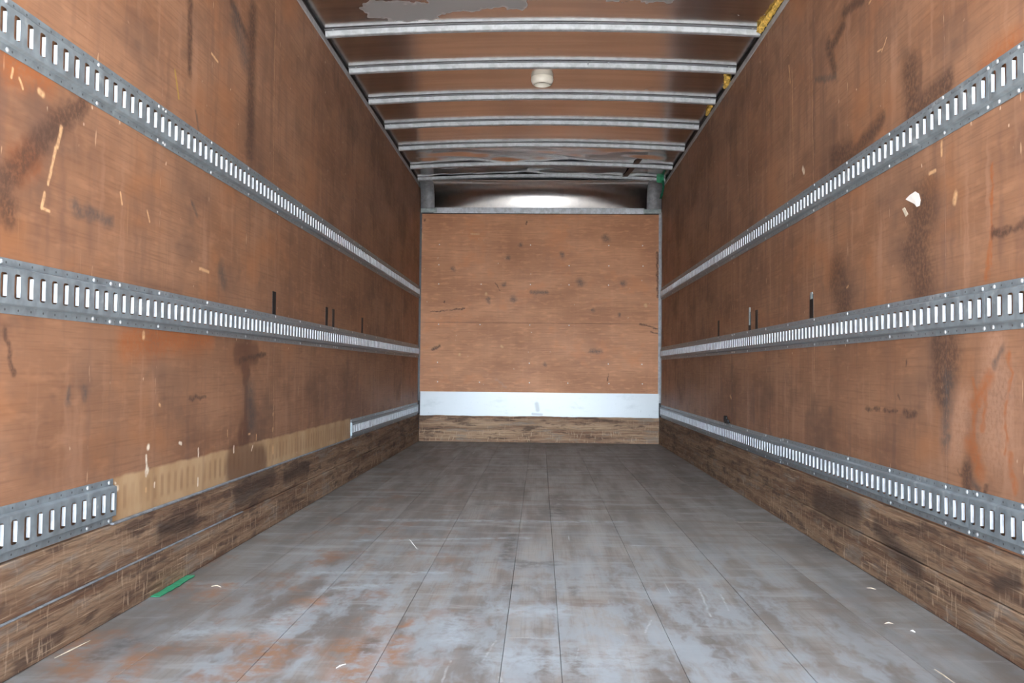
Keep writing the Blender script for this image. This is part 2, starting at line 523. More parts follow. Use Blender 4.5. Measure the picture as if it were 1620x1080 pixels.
# stains, gouges and chips, each as a capsule (kind, a0, b0, a1, b1, radius) in metres on its surface
MARKS_LEFT = [
    ('stain',3.567,0.800,3.541,0.722,0.055), ('stain',3.449,0.759,3.665,0.763,0.05), ('stain',3.574,0.683,3.544,0.657,0.03),
    ('stain',3.536,0.426,3.567,0.294,0.07), ('stain',3.431,0.322,3.762,0.287,0.09), ('dark',2.116,1.306,1.919,1.121,0.035),
    ('dark',2.232,1.389,2.129,1.318,0.03), ('dark',1.909,1.076,1.926,1.058,0.04), ('dark',3.289,2.119,3.555,2.020,0.02),
    ('dark',3.546,2.176,3.542,1.594,0.05), ('dark',2.913,1.958,2.916,1.719,0.02), ('grey',3.341,2.066,3.465,1.961,0.05),
    ('grey',2.978,1.596,3.004,1.536,0.008), ('grey',2.202,0.638,2.203,0.614,0.012), ('grey',2.282,0.645,2.283,0.628,0.012),
    ('grey',2.20,1.115,2.40,1.108,0.016), ('grey',2.958,1.271,3.010,1.233,0.008), ('dark',1.923,0.787,1.963,0.687,0.008),
    ('dark',2.979,0.598,3.122,0.598,0.008), ('dark',3.479,0.734,3.802,0.765,0.01), ('light',2.136,1.301,2.119,1.248,0.006),
    ('light',2.113,1.242,2.084,1.149,0.005), ('light',2.069,1.123,2.060,1.086,0.005), ('light',2.060,1.086,2.093,1.083,0.004),
    ('light',3.847,2.358,3.861,1.546,0.0015), ('light',3.924,0.853,3.936,0.368,0.0015), ('light',3.110,1.844,3.173,1.836,0.005),
    ('light',3.043,1.054,3.126,1.050,0.006), ('light',2.617,0.806,2.618,0.795,0.008), ('light',1.930,1.379,1.926,1.358,0.004),
    ('light',1.955,1.363,1.970,1.346,0.004), ('light',2.036,1.360,2.052,1.357,0.008), ('white',2.666,0.458,2.666,0.458,0.01),
    ('white',2.655,0.430,2.658,0.372,0.006), ('white',2.661,0.385,2.661,0.385,0.012), ('white',3.068,0.416,3.069,0.394,0.006),
    ('white',2.463,0.359,2.478,0.355,0.008), ('white',3.427,0.394,3.428,0.374,0.006), ('white',2.903,0.450,2.919,0.447,0.006),
    ('light',2.740,0.585,2.749,0.581,0.005), ('light',3.355,0.439,3.353,0.464,0.004), ('light',3.937,0.350,3.939,0.322,0.01),
    ('white',3.656,0.377,3.641,0.360,0.004), ('yellow',2.800,1.674,2.834,1.595,0.006), ('grey',3.610,0.604,3.634,0.485,0.05),
    ('orange',1.929,1.391,2.055,1.420,0.05), ('orange',2.013,1.194,1.964,1.167,0.04), ('orange',3.139,0.822,2.509,0.778,0.05),
    ('stain',3.56,0.47,3.56,0.62,0.02), ('grey',3.25,1.07,3.28,1.03,0.03),
    ('white',2.72,0.34,2.72,0.33,0.005), ('white',3.07,0.31,3.07,0.29,0.006), ('light',2.66,0.33,2.66,0.325,0.006), ('white',2.46,0.375,2.465,0.372,0.004),
    ('light',3.93,0.43,3.93,0.425,0.008), ('light',3.93,0.50,3.93,0.495,0.006), ('light',3.70,0.42,3.70,0.40,0.005), ('light',3.60,0.43,3.62,0.43,0.004),
    ('light',2.45,1.20,2.46,1.17,0.004), ('light',2.62,1.18,2.64,1.15,0.004),
]
MARKS_RIGHT = [
    ('grey',3.802,1.977,3.542,1.903,0.012), ('dark',2.830,1.687,2.808,1.557,0.06), ('dark',3.559,1.578,3.378,1.558,0.05),
    ('dark',3.066,1.591,3.378,1.534,0.03), ('dark',2.569,1.559,2.832,1.544,0.04), ('dark',2.832,1.523,3.039,1.429,0.03),
    ('dark',3.634,2.072,3.557,1.939,0.03), ('dark',3.445,2.077,3.595,2.044,0.02), ('dark',3.444,2.127,3.242,2.091,0.02),
    ('dark',3.524,1.086,3.451,0.980,0.1), ('dark',2.813,1.092,2.745,1.004,0.09), ('dark',2.742,1.220,2.789,1.089,0.1),
    ('dark',2.579,0.766,2.620,0.692,0.08), ('grey',2.580,0.692,2.603,0.508,0.03), ('dark',2.640,0.795,2.621,0.655,0.05),
    ('dark',3.222,0.583,3.092,0.582,0.007), ('dark',3.058,0.581,2.941,0.584,0.005), ('dark',2.891,0.582,2.795,0.581,0.009),
    ('grey',2.283,0.776,2.325,0.728,0.012), ('dark',2.526,0.434,2.454,0.408,0.005), ('dark',2.471,0.440,2.472,0.388,0.03),
    ('orange',2.426,0.642,2.435,0.521,0.012), ('orange',2.432,0.694,2.405,0.626,0.01), ('orange',2.452,0.520,2.401,0.448,0.025),
    ('orange',2.365,0.661,2.383,0.559,0.01), ('orange',2.250,0.759,2.239,0.712,0.008), ('orange',2.239,0.712,2.271,0.615,0.006),
    ('orange',2.271,0.607,2.260,0.552,0.006), ('orange',2.260,0.552,2.272,0.503,0.006), ('orange',2.248,0.505,2.229,0.421,0.012),
    ('orange',2.323,1.259,2.334,0.994,0.006), ('orange',2.332,1.085,2.360,0.963,0.01), ('orange',2.336,1.515,2.226,1.526,0.05),
    ('orange',2.433,0.625,2.348,0.695,0.02), ('dark',2.326,1.079,2.176,1.076,0.012), ('light',4.155,2.147,4.134,1.628,0.0025),
    ('light',4.208,2.184,4.186,2.097,0.006), ('light',3.854,2.099,3.829,1.505,0.0015), ('light',3.831,1.174,3.815,0.626,0.0018),
    ('light',3.815,0.571,3.807,0.382,0.0012), ('light',4.219,0.676,4.229,0.375,0.0015), ('light',2.612,1.394,2.612,1.356,0.006),
    ('light',3.019,1.863,3.064,1.831,0.003), ('light',3.064,1.840,3.104,1.845,0.003), ('light',2.697,1.319,2.654,1.318,0.005),
    ('light',3.180,2.052,3.161,2.056,0.005), ('white',3.985,1.633,3.966,1.614,0.012), ('grey',2.602,0.563,2.583,0.519,0.02),
    ('light',4.982,2.252,4.996,2.129,0.002), ('light',4.726,2.318,4.753,2.285,0.002), ('light',5.497,0.561,5.460,0.547,0.008),
    ('light',2.527,1.220,2.535,1.203,0.012), ('light',3.416,1.038,3.402,1.044,0.004), ('pale',2.301,0.662,2.318,0.531,0.09),
    ('pale',2.325,0.728,2.314,0.793,0.05), ('pale',2.505,0.622,2.544,0.513,0.06), ('grey',2.436,0.418,2.409,0.396,0.01),
    ('dark',2.369,0.397,2.368,0.410,0.008), ('dark',2.874,0.730,2.864,0.747,0.006), ('dark',2.925,0.627,2.935,0.643,0.005),
]
MARKS_FLOOR = [
    ('dark',0.097,4.955,0.092,4.308,0.05), ('dark',0.043,3.247,-0.061,3.187,0.04), ('dark',-0.109,3.794,-0.124,3.343,0.02),
    ('dark',-0.334,5.614,-0.326,5.170,0.02), ('dark',-0.122,3.288,0.042,3.215,0.03), ('light',-0.471,2.080,-0.461,2.103,0.004),
    ('light',-0.214,1.999,-0.212,2.142,0.003), ('light',-0.108,2.314,-0.134,2.124,0.003), ('light',-0.087,2.040,-0.080,2.008,0.004),
    ('light',-0.535,3.644,-0.477,3.455,0.004), ('orange',-0.469,2.248,-0.423,1.999,0.06), ('orange',-0.365,2.308,-0.356,2.110,0.03),
    ('orange',-0.366,2.421,-0.349,2.484,0.015), ('orange',-0.663,2.046,-0.661,2.235,0.05), ('orange',-0.683,2.700,-0.655,2.665,0.02),
    ('orange',-0.712,2.661,-0.665,2.629,0.03), ('orange',-0.965,2.117,-0.939,1.967,0.04), ('orange',-1.028,2.675,-1.007,2.835,0.03),
    ('orange',-1.178,2.254,-1.084,2.020,0.05), ('orange',-0.806,2.278,-0.741,2.283,0.05), ('orange',-0.678,2.003,-0.692,2.089,0.03),
    ('orange',-0.677,2.234,-0.678,2.067,0.05), ('dark',-1.071,2.110,-1.049,2.262,0.03), ('dark',-0.431,2.303,-0.427,2.200,0.02),
    ('pale',-0.812,3.029,-0.333,3.066,0.02), ('pale',-0.746,4.102,0.380,4.155,0.03), ('pale',-0.757,3.598,-0.059,3.727,0.02),
    ('pale',-0.926,2.325,-0.709,2.340,0.05), ('pale',-0.759,2.337,-0.693,2.591,0.04), ('pale',-0.233,2.492,-0.216,2.317,0.05),
    ('pale',-0.095,2.599,0.054,2.610,0.06), ('pale',-0.078,2.174,0.046,2.182,0.08), ('pale',0.076,2.138,0.202,2.192,0.1),
    ('pale',-1.297,8.413,-0.921,8.327,0.01), ('pale',-0.519,2.872,-0.673,2.819,0.03), ('light',0.952,2.157,0.956,2.063,0.004),
    ('light',1.087,2.950,1.106,2.935,0.004), ('light',0.983,2.538,1.005,2.539,0.004), ('light',1.028,2.468,1.030,2.457,0.005),
    ('light',0.323,2.530,0.290,2.407,0.003), ('light',0.221,2.402,0.244,2.376,0.003), ('light',0.104,2.260,0.096,2.185,0.002),
    ('light',0.581,2.831,0.567,2.646,0.003), ('light',0.525,2.908,0.501,2.574,0.003), ('grey',1.138,3.505,1.118,4.056,0.06),
    ('grey',0.747,5.579,0.639,6.073,0.03), ('dark',-0.105,2.861,-0.075,2.905,0.015), ('dark',1.168,3.448,1.169,3.764,0.03),
    ('dark',0.110,2.877,0.108,2.796,0.012),
]
MARKS_FRONT = [
    ('dark',-1.160,2.190,-1.160,2.184,0.012), ('dark',-0.148,2.176,-0.154,2.157,0.01), ('dark',1.074,2.207,1.074,2.207,0.006),
    ('light',-0.699,2.053,-0.617,2.054,0.006), ('light',-1.196,2.044,-1.196,2.013,0.02), ('dark',-0.448,1.571,-0.404,1.490,0.005),
    ('grey',-0.326,1.823,-0.326,1.817,0.02), ('grey',-0.202,1.949,-0.202,1.943,0.018), ('grey',0.205,1.857,0.205,1.845,0.02),
    ('grey',-0.373,1.553,-0.361,1.553,0.018), ('grey',-0.522,1.407,-0.515,1.389,0.02), ('grey',-0.272,1.409,-0.265,1.403,0.025),
    ('grey',0.514,1.309,0.514,1.303,0.015), ('grey',0.775,1.262,0.775,1.255,0.015), ('grey',0.628,2.023,0.646,2.011,0.03),
    ('grey',-0.877,1.706,-0.870,1.700,0.02), ('dark',-0.954,1.391,-0.954,1.373,0.008), ('grey',0.382,1.589,0.388,1.571,0.03),
    ('grey',0.804,1.574,0.811,1.561,0.02), ('grey',-0.097,1.479,0.059,1.481,0.015), ('grey',0.046,0.775,0.047,0.763,0.015),
    ('dark',0.974,1.176,1.147,1.128,0.008), ('dark',1.086,1.096,1.160,1.078,0.008), ('dark',1.144,1.876,1.152,1.439,0.012),
    ('dark',0.668,0.676,0.668,0.614,0.006), ('light',-0.385,0.946,-0.373,0.933,0.01), ('light',-0.797,0.861,-0.797,0.848,0.01),
    ('pale',-0.432,0.615,-0.337,0.541,0.012), ('light',1.029,1.363,1.035,1.351,0.014), ('light',-0.541,1.464,-0.541,1.457,0.012),
    ('dark',-1.097,1.277,-0.753,1.311,0.006), ('dark',-0.999,0.934,-1.061,0.908,0.015), ('grey',0.499,0.898,0.592,0.899,0.02),
    
]

RAIL_H, RAIL_D, PITCH_S = 0.125, 0.013, 0.0508
ROOF_SMEARS = [(-0.84, 4.50, -0.60, 4.52, 0.10), (-0.52, 4.44, -0.18, 4.44, 0.09), (0.40, 4.36, 0.62, 4.36, 0.06)]

def roof_bottom(x):            # underside of the bows: a shallow arch
    return 2.562 - 0.036 * (x / 1.2) ** 2

def roof_sheet(x):
    return roof_bottom(x) + 0.034

# ------------------------------------------------------------------ materials
def near_marks(marks, axis, lo, hi):
    """Only the marks that touch one sheet or board."""
    res = []
    for mk in marks:
        a, b = sorted((mk[1 + axis], mk[3 + axis]))
        pad = mk[5] * 2 + 0.06
        if a - pad < hi and b + pad > lo:
            res.append(mk)
    return res
def left_ply(a, b):
    return plywood('plywood_left', (1, 2), near_marks(MARKS_LEFT, 0, a, b), stud=3.93, ghost=(2.43, 5.567, 0.262, 0.392) if a < 5.6 and b > 2.4 else None)
def right_ply(a, b):
    return plywood('plywood_right', (1, 2), near_marks(MARKS_RIGHT, 0, a, b), stud=3.812, drips=1.35)
M_FRONT = plywood('plywood_front', (0, 2), MARKS_FRONT, tone=1.85, warm=0.83, drips=0.25, blotch=0.35)
M_KICK_L = kickwood('kick_wood_left', (1, 2), 3.0, [('dark', 3.45, 0.20, 3.9, 0.22, 0.05), ('dark', 2.75, 0.19, 3.0, 0.17, 0.03), ('dark', 4.1, 0.2, 4.5, 0.2, 0.03)])
M_KICK_R = kickwood('kick_wood_right', (1, 2), 8.0, [('dark', 3.3, 0.2, 3.75, 0.17, 0.06), ('dark', 2.75, 0.10, 3.1, 0.17, 0.03), ('dark', 2.3, 0.17, 2.2, 0.2, 0.02)])
M_KICK_F = kickwood('kick_wood_front', (0, 2), 15.0, tone=1.45)
M_ROOF = roof_metal('roof_sheet_metal')
M_RAIL = steel('galvanised_rail', (0.27, 0.318, 0.348), 0.42, 0.3, 0.6, holes=True)
M_LIP = steel('pale_lit_zinc_edge', (0.62, 0.67, 0.73), 0.45, 0.1, 0.45)  # cleaner zinc, paled so the lips' daylight is partly in the colour
M_SCREW = simple('screw_head', (0.50, 0.53, 0.56), 0.4, 0.3)
M_BOW = steel('aluminium_bow', (0.50, 0.54, 0.575), 0.5, 0.2, 0.15)
M_FLANGE = steel('aluminium_flange', (0.22, 0.23, 0.245), 0.45, 0.5, 0.2)
M_TRIM = steel('aluminium_trim', (0.42, 0.435, 0.46), 0.55, 0.1, 0.4)
M_TRIM_D = steel('dark_trim', (0.13, 0.135, 0.145), 0.5, 0.4, 0.4)
M_CAST = steel('grey_casting', (0.30, 0.315, 0.34), 0.6, 0.2, 0.3)
M_CLIP = steel('pale_clip', (0.38, 0.45, 0.46), 0.5, 0.3, 0.3)
M_COVE = cove_metal()
M_SKIN = simple('body_skin', (0.05, 0.05, 0.055), 0.7)
M_LEDGE = simple('lit_ledge_grey', (0.20, 0.215, 0.235), 0.6, 0, 0.3, 0.25)  # colour of the added strips that draw lit plank ledges
M_BLACK = simple('black_rubber_and_slot_shade', (0.012, 0.012, 0.014), 0.55, 0, 0.3)  # clip rubber, and the painted dark of the wall slots
M_WHITE = simple('ivory_plastic', (0.80, 0.77, 0.68), 0.4, 0, 0.4, 0.04)
M_OLIVE = simple('lamp_lens', (0.17, 0.145, 0.08), 0.35, 0, 0.4, 0.1)
M_FOAM = simple('yellow_insulation', (0.78, 0.52, 0.13), 0.9, 0, 0.1, 0.35, 60.0)
M_GREEN = simple('green_tape', (0.03, 0.26, 0.13), 0.45, 0, 0.4, 0.2)
M_GREEN_D = simple('dark_green_cloth', (0.015, 0.10, 0.055), 0.8, 0, 0.2, 0.3)
M_TAPE = simple('brown_tape', (0.10, 0.062, 0.05), 0.5, 0, 0.3, 0.2)
M_PAPER = simple('torn_paper', (0.86, 0.84, 0.80), 0.7, 0, 0.2, 0.04)
M_STRAW = simple('pale_wood_sliver', (0.55, 0.47, 0.36), 0.7, 0, 0.2, 0.15)
M_NAIL = simple('bright_nail', (0.80, 0.76, 0.70), 0.4, 0.2)
M_CONC = simple('concrete', (0.48, 0.47, 0.45), 0.9, 0, 0.2, 0.15, 2.0)

def plate_mat():
    n = NT('white_steel_plate')
    P, u, v = n.pos((0, 2))
    f = n.rng(n.noise(n.stretch(P, 4, 9), 1.0, 5.0, 0.65), 0.52, 0.75, 0, 0.45)
    col = n.mix(f, (0.50, 0.53, 0.55, 1), (0.30, 0.33, 0.36, 1))
    s = n.rng(n.noise(n.stretch(P, 60, 30), 1.0, 3.0, 0.6), 0.66, 0.74, 0, 0.6)
    col = n.mix(s, col, (0.25, 0.27, 0.29, 1))
    kinds = {'grey': ((0.30, 0.31, 0.32), 0.8, 0.6, True)}
    col = n.marks(col, P, P, [('grey', -0.03, 0.38, -0.02, 0.32, 0.02), ('grey', -0.07, 0.28, 0.02, 0.275, 0.012)], kinds)
    return n.fin(col, 0.38, 0.25, 0.5)
M_PLATE = plate_mat()

# ------------------------------------------------------------------ the setting
g = box('ground', (-40, 40, -45, 30, GROUND_Z - 0.2, GROUND_Z), M_CONC)
tag(g, 'pale concrete yard under and behind the truck body', None, None, 'structure')

# floor: sub-floor with one board per strip
floor = box('floor', (-1.30, 1.30, Y0, 8.72, -0.16, -0.034), M_SKIN)
tag(floor, 'worn grey wooden truck floor of long boards', None, None, 'structure')
edges = [-1.245, -0.960, -0.675, -0.385, -0.086, 0.057, 0.348, 0.640, 0.930, 1.225]
joints = {0: [5.2], 1: [3.9, 7.1], 2: [5.9], 3: [4.6], 4: [2.34, 6.3], 5: [5.0], 6: [3.6, 6.9], 7: [5.6], 8: [4.2]}
for i in range(9):
    cuts = [Y0] + joints[i] + [8.64]
    for a, b in zip(cuts, cuts[1:]):
        dz = random.uniform(-0.0012, 0.0)
        box('plank', (edges[i] + 0.0006, edges[i + 1] - 0.0006, a + 0.0008, b - 0.0008, -0.034, dz), floorwood('worn_floor_wood', near_marks(near_marks(MARKS_FLOOR, 0, edges[i], edges[i + 1]), 1, a, b)), floor, 0.0008)

# side walls: dark body skin behind, plywood sheets in front
def side_wall(name, X, s, seams, mat, label):
    """s = +1: the room lies on the +X side of the wall."""
    back = X - s * 0.012
    w = box(name, (min(back, back - s * 0.05), max(back, back - s * 0.05), Y0, 8.72, -0.16, 2.70), M_SKIN)
    tag(w, label, None, None, 'structure')
    for a, b in zip(seams, seams[1:]):
        off = s * random.uniform(-0.0008, 0.0008)
        x0, x1 = sorted((back, X + off))
        box('plywood_sheet', (x0, x1, a + 0.0005, b - 0.0005, 0.262, WALL_TOP), mat(a, b), w)
    return w

LS = [Y0, 1.49, 2.71, 3.93, 5.15, 6.37, 7.59, 8.628]
RS = [Y0, 1.372, 2.592, 3.812, 5.032, 6.252, 7.472, 8.628]
wall_left = side_wall('wall_left', XL, 1, LS, left_ply, 'brown stained plywood side wall left of the floor')
wall_right = side_wall('wall_right', XR, -1, RS, right_ply, 'brown stained plywood side wall right of the floor')

# cut-outs above the middle rails; thin black strips stand in for their unlit depth
for X, s, w, ys in ((XL, 1, wall_left, (3.91, 4.885, 5.045, 5.87)), (XR, -1, wall_right, (3.857, 4.83, 4.985, 5.85))):
    for y in ys:
        x0, x1 = sorted((X - s * 0.002, X + s * 0.0018))
        box('slot_shade', (x0, x1, y - 0.024, y + 0.024, 0.90, 1.05), M_BLACK, w)
for y, z0, z1 in ((3.853, 1.01, 1.06), (4.985, 0.955, 1.075)):
    box('bright_strip', (XR - 0.0035, XR - 0.0005, y - 0.012, y + 0.016, z0 + 0.02, z1), M_CLIP, wall_right)

# kick planks below the lower rails
for nm, X, s, mat, lab in (('baseboard_left', XL, 1, M_KICK_L, 'battered brown kick planks along the foot of the left wall'),
                           ('baseboard_right', XR, -1, M_KICK_R, 'battered brown kick planks along the foot of the right wall')):
    bb = empty(nm, (X, Y0, 0))
    tag(bb, lab, None, None, 'structure')
    for z0, z1, d, cuts in ((0.0, 0.1262, 0.017, (Y0, 4.9, 8.626)), (0.1285, 0.2605, 0.011, (Y0, 6.1, 8.626))):
        for a, b in zip(cuts, cuts[1:]):
            x0, x1 = sorted((X - s * 0.012, X + s * d))
            p = box('plank', (x0, x1, a + 0.001, b - 0.001, z0, z1), mat, None, 0.002)
            p.parent = bb
            p.matrix_parent_inverse = Matrix.Translation(-Vector(bb.location))

    if s > 0:  # added grey strips: lit and worn plank ledges put in as colour
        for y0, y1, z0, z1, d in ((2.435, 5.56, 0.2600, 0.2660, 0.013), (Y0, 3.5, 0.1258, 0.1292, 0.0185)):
            p = box('lit_ledge_strip', (X, X + d, y0, y1, z0, z1), M_LEDGE, None, 0.001)
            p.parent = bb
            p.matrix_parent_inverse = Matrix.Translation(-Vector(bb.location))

# front wall
wall_front = box('wall_front', (-1.30, 1.30, YB + 0.014, YB + 0.08, -0.16, 2.70), M_SKIN)
tag(wall_front, 'plywood front wall of the truck body with a white steel strip', None, None, 'structure')
box('plywood_sheet', (-1.188, 1.168, YB, YB + 0.013, 1.1755, 2.254), M_FRONT, wall_front, 0.0012)
box('plywood_sheet', (-1.188, 1.168, YB + 0.001, YB + 0.013, 0.486, 1.1735), M_FRONT, wall_front, 0.0012)
box('plank', (-1.188, 1.168, YB - 0.006, YB + 0.013, 0.130, 0.262), M_KICK_F, wall_front, 0.002)
box('plank', (-1.188, 1.168, YB - 0.005, YB + 0.013, 0.0, 0.128), M_KICK_F, wall_front, 0.002)
# white steel strip with a slightly ragged lower edge
bm = bmesh.new()
N = 60
top, bot = [], []
for i in range(N + 1):
    x = -1.180 + i / N * 2.343
    zb = 0.256 + 0.006 * mnoise.noise(Vector((x * 5, 1.3, 0))) + 0.003 * mnoise.noise(Vector((x * 21, 4.3, 0)))
    yy = YB - 0.010 - 0.002 * mnoise.noise(Vector((x * 3, 9, 0)))
    top.append((bm.verts.new((x, yy, 0.490)), bm.verts.new((x, YB + 0.002, 0.490))))
    bot.append((bm.verts.new((x, yy - 0.001, zb)), bm.verts.new((x, YB + 0.002, zb))))
for i in range(N):
    bm.faces.new((top[i][0], top[i + 1][0], bot[i + 1][0], bot[i][0]))
    bm.faces.new((top[i][1], top[i + 1][1], top[i + 1][0], top[i][0]))
    bm.faces.new((bot[i][0], bot[i + 1][0], bot[i + 1][1], bot[i][1]))
link('steel_strip', to_mesh(bm, 'steel_strip'), wall_front, M_PLATE)['label'] = 'bright white steel strip'
nail_me = lathe('nail', [(0.0, 0.0016), (0.004, 0.0013), (0.0062, 0.0)], 10)
nail_me.materials.append(M_NAIL)
for x in (-1.012, -0.597, -0.108, 0.275, 0.672, 0.999):
    for z in (1.947, 1.745, 1.555, 1.155, 0.778, 0.586):
        if random.random() < 0.72:
            nn = link('nail', nail_me, wall_front)
            nn.location = (x + random.uniform(-.006, .006), YB - 0.0002 + (0.001 if z < 1.17 else 0), z)
            nn.rotation_euler = (math.pi / 2, 0, 0)

# ceiling: one thin arched metal skin, dented towards the front
bm = bmesh.new()
NX, NY = 72, 300
rows = []
for j in range(NY + 1):
    y = Y0 + (8.46 - Y0) * j / NY
    row = []
    for i in range(NX + 1):
        x = -1.235 + 2.45 * i / NX
        z = roof_sheet(x)
        z += 0.0007 * mnoise.noise(Vector((x * 2.0, y * 2.6, 0.3)))
        k = max(0.0, min(1.0, (y - 7.15) / 0.5)) * max(0.0, min(1.0, (1.25 - abs(x)) / 0.2))
        z -= k * 0.016 * (mnoise.noise(Vector((x * 1.9 + 3, y * 4.2, 2.1))) + 0.6 * mnoise.noise(Vector((x * 4.7, y * 7.0, 5.0))))
        row.append(bm.verts.new((x, y, z)))
    rows.append(row)
for j in range(NY):
    for i in range(NX):
        bm.faces.new((rows[j][i], rows[j][i + 1], rows[j + 1][i + 1], rows[j + 1][i]))
ceiling = link('ceiling', to_mesh(bm, 'ceiling', True), None, M_ROOF)
tag(ceiling, 'shiny metal roof skin reflecting the brown plywood', None, None, 'structure')
roof_top = box('roof_cover', (-1.30, 1.30, Y0, 8.72, 2.66, 2.70), M_SKIN, ceiling)

# aluminium edge rails along the wall tops, and corner angles
for k, (X, s, lab) in enumerate(((XL, 1, 'grey metal edge rail along the top of the left wall'), (XR, -1, 'grey metal edge rail along the top of the right wall'))):
    x0, x1 = sorted((X - s * 0.012, X + s * 0.004))
    t = box('trim_%d' % (k + 1), (x0, x1, Y0, 8.60, WALL_TOP + 0.001, 2.535), M_TRIM, None, 0.003)
    tag(t, lab, None, None, 'structure')
for k, (X, s, lab) in enumerate(((-1.204, 1, 'dark metal corner angle left of the front wall'), (1.183, -1, 'grey metal corner angle right of the front wall'))):
    w = 0.016 if s > 0 else 0.026
    prof = [(0, 0), (0.040, 0), (0.040, 0.003), (0.003, 0.003), (0.003, w), (0, w)]
    me = profile_mesh('corner_angle', prof, [lambda a, b, z=z: (X + s * (0.001 + b), YB - 0.001 - a, z) for z in (0.40, 2.27)])
    t = link('trim_%d' % (k + 3), me, None, M_TRIM_D if s > 0 else M_TRIM)
    tag(t, lab, None, None, 'structure')

# ------------------------------------------------------------------ front header: bright cove, castings, clips
header = empty('roof_header', (0, 8.5, 2.25))
tag(header, 'curved shiny metal header above the front plywood wall', 'header')
def cove_pts(y_out=0.0, n=18):
    pts = []
    y, z, step = 8.607, 2.295, 0.30 / 30
    pts.append((y - y_out, z))
    for i in range(60):
        # leans back slightly over the lower half, then curls in under the roof
        t = i * step
        phi = math.radians(4.5 + 9.0 * min(1.0, t / 0.125) + (max(0.0, t - 0.125) / 0.20) * 78.0)
        if z > roof_sheet(0) - 0.012 or phi > math.radians(88):
            break
        y -= step * math.sin(phi)
        z += step * math.cos(phi)
        pts.append((y - y_out, z))
    pts.append((8.37, pts[-1][1] + 0.001))
    return pts
def strip_from(name, pts, x0, x1, mat, parent, thick=0.004, smooth=True, nx=1):
    bm = bmesh.new()
    rows = []
    for i in range(nx + 1):
        x = x0 + (x1 - x0) * i / nx
        rows.append([bm.verts.new((x, y - 8.5, z - 2.25)) for y, z in pts])
    for r0, r1 in zip(rows, rows[1:]):
        for i in range(len(pts) - 1):
            bm.faces.new((r0[i], r1[i], r1[i + 1], r0[i + 1]))
    me = to_mesh(bm, name, smooth)
    o = link(name, me, parent, mat)
    md = o.modifiers.new('thickness', 'SOLIDIFY')
    md.thickness = thick
    md.offset = 0
    return o
strip_from('cove', cove_pts(), -1.075, 1.050, M_COVE, header)
strip_from('lower_lip', [(8.604, 2.312), (8.598, 2.304), (8.597, 2.282), (8.597, 2.255)], -1.070, 1.010, M_LIP, header, 0.003, False)  # white put in as colour for the sky this flat metal mirrors
for x0, x1 in ((-1.195, -1.060), (1.032, 1.176)):
    strip_from('corner_casting', cove_pts(0.012), x0, x1, M_CAST, header, 0.008)
for x0, x1 in ((-1.193, -1.035), (1.000, 1.174)):
    strip_from('end_clip', [(8.592, 2.300), (8.588, 2.292), (8.586, 2.268), (8.590, 2.258)], x0, x1, M_CLIP, header, 0.006, False)
# rear edge of the header: a folded metal strip under the roof skin
prof = [(-0.028, 0.030), (-0.028, 0.006), (-0.018, 0.0), (0.020, 0.0), (0.028, 0.006), (0.028, 0.030)]
path = []
for i in range(33):
    x = -1.20 + 2.38 * i / 32
    path.append(lambda a, b, x=x: (x, 8.395 + a - 8.5, roof_bottom(x) + 0.002 + b - 2.25))
link('edge_strip', profile_mesh('edge_strip', prof, path), header, M_BOW)

# ------------------------------------------------------------------ roof bows
screw_me = lathe('screw', [(0.0, 0.0030), (0.0030, 0.0028), (0.0052, 0.0016), (0.0060, 0.0)], 10)
screw_me.materials.append(M_SCREW)
ordw = ['nearest', 'second', 'third', 'fourth', 'fifth', 'sixth']
bow_lab = ['arched aluminium roof bow nearest the camera, its right end touching yellow insulation',
           'arched aluminium roof bow just in front of the round white lamp',
           'third arched aluminium roof bow, next one behind the round lamp',
           'fourth arched aluminium roof bow counted from the camera',
           'fifth arched aluminium roof bow, behind it the roof skin shines white',
           'sixth and farthest arched aluminium roof bow, over the brown tape']
for k, yb in enumerate((4.73, 5.325, 5.945, 6.57, 7.22, 7.88)):
    e = empty('roof_bow', (0, yb, roof_bottom(0)))
    tag(e, bow_lab[k], 'roof bow', 'arched bows under the roof')
    xs = [-1.196 + 2.37 * i / 36 for i in range(37)]
    def P(prof_fn):
        return [lambda a, b, x=x: (x, a, roof_bottom(x) - roof_bottom(0) + b) for x in xs]
    chan = [(-0.020, 0.032), (-0.018, 0.004), (-0.013, 0.0), (0.013, 0.0), (0.018, 0.004), (0.020, 0.032)]
    link('channel', profile_mesh('channel', chan, P(None)), e, M_BOW)
    for s in (-1, 1):
        a0, a1 = sorted((s * 0.0195, s * 0.044))
        fl = [(a0, 0.0290), (a1, 0.0290), (a1, 0.0315), (a0, 0.0315)]
        link('flange', profile_mesh('flange', fl, P(None)), e, M_FLANGE)
    for s in (-1, 1):
        sx = -1.150 if s < 0 else 1.128
        for a in (-0.0325, 0.0325):
            sc = link('screw', screw_me, e)
            sc.location = (sx, a, roof_bottom(sx) - roof_bottom(0) + 0.0291)
            sc.rotation_euler = (math.pi, 0, 0)
    if k == 1:
        for sx in (0.275, 0.40):
            for a, z, rx in ((-0.0195, 0.020, math.pi / 2), (-0.0325, 0.0291, math.pi)):
                sc = link('screw', screw_me, e)
                sc.location = (sx, a, roof_bottom(sx) - roof_bottom(0) + z)
                sc.rotation_euler = (rx, 0, 0)

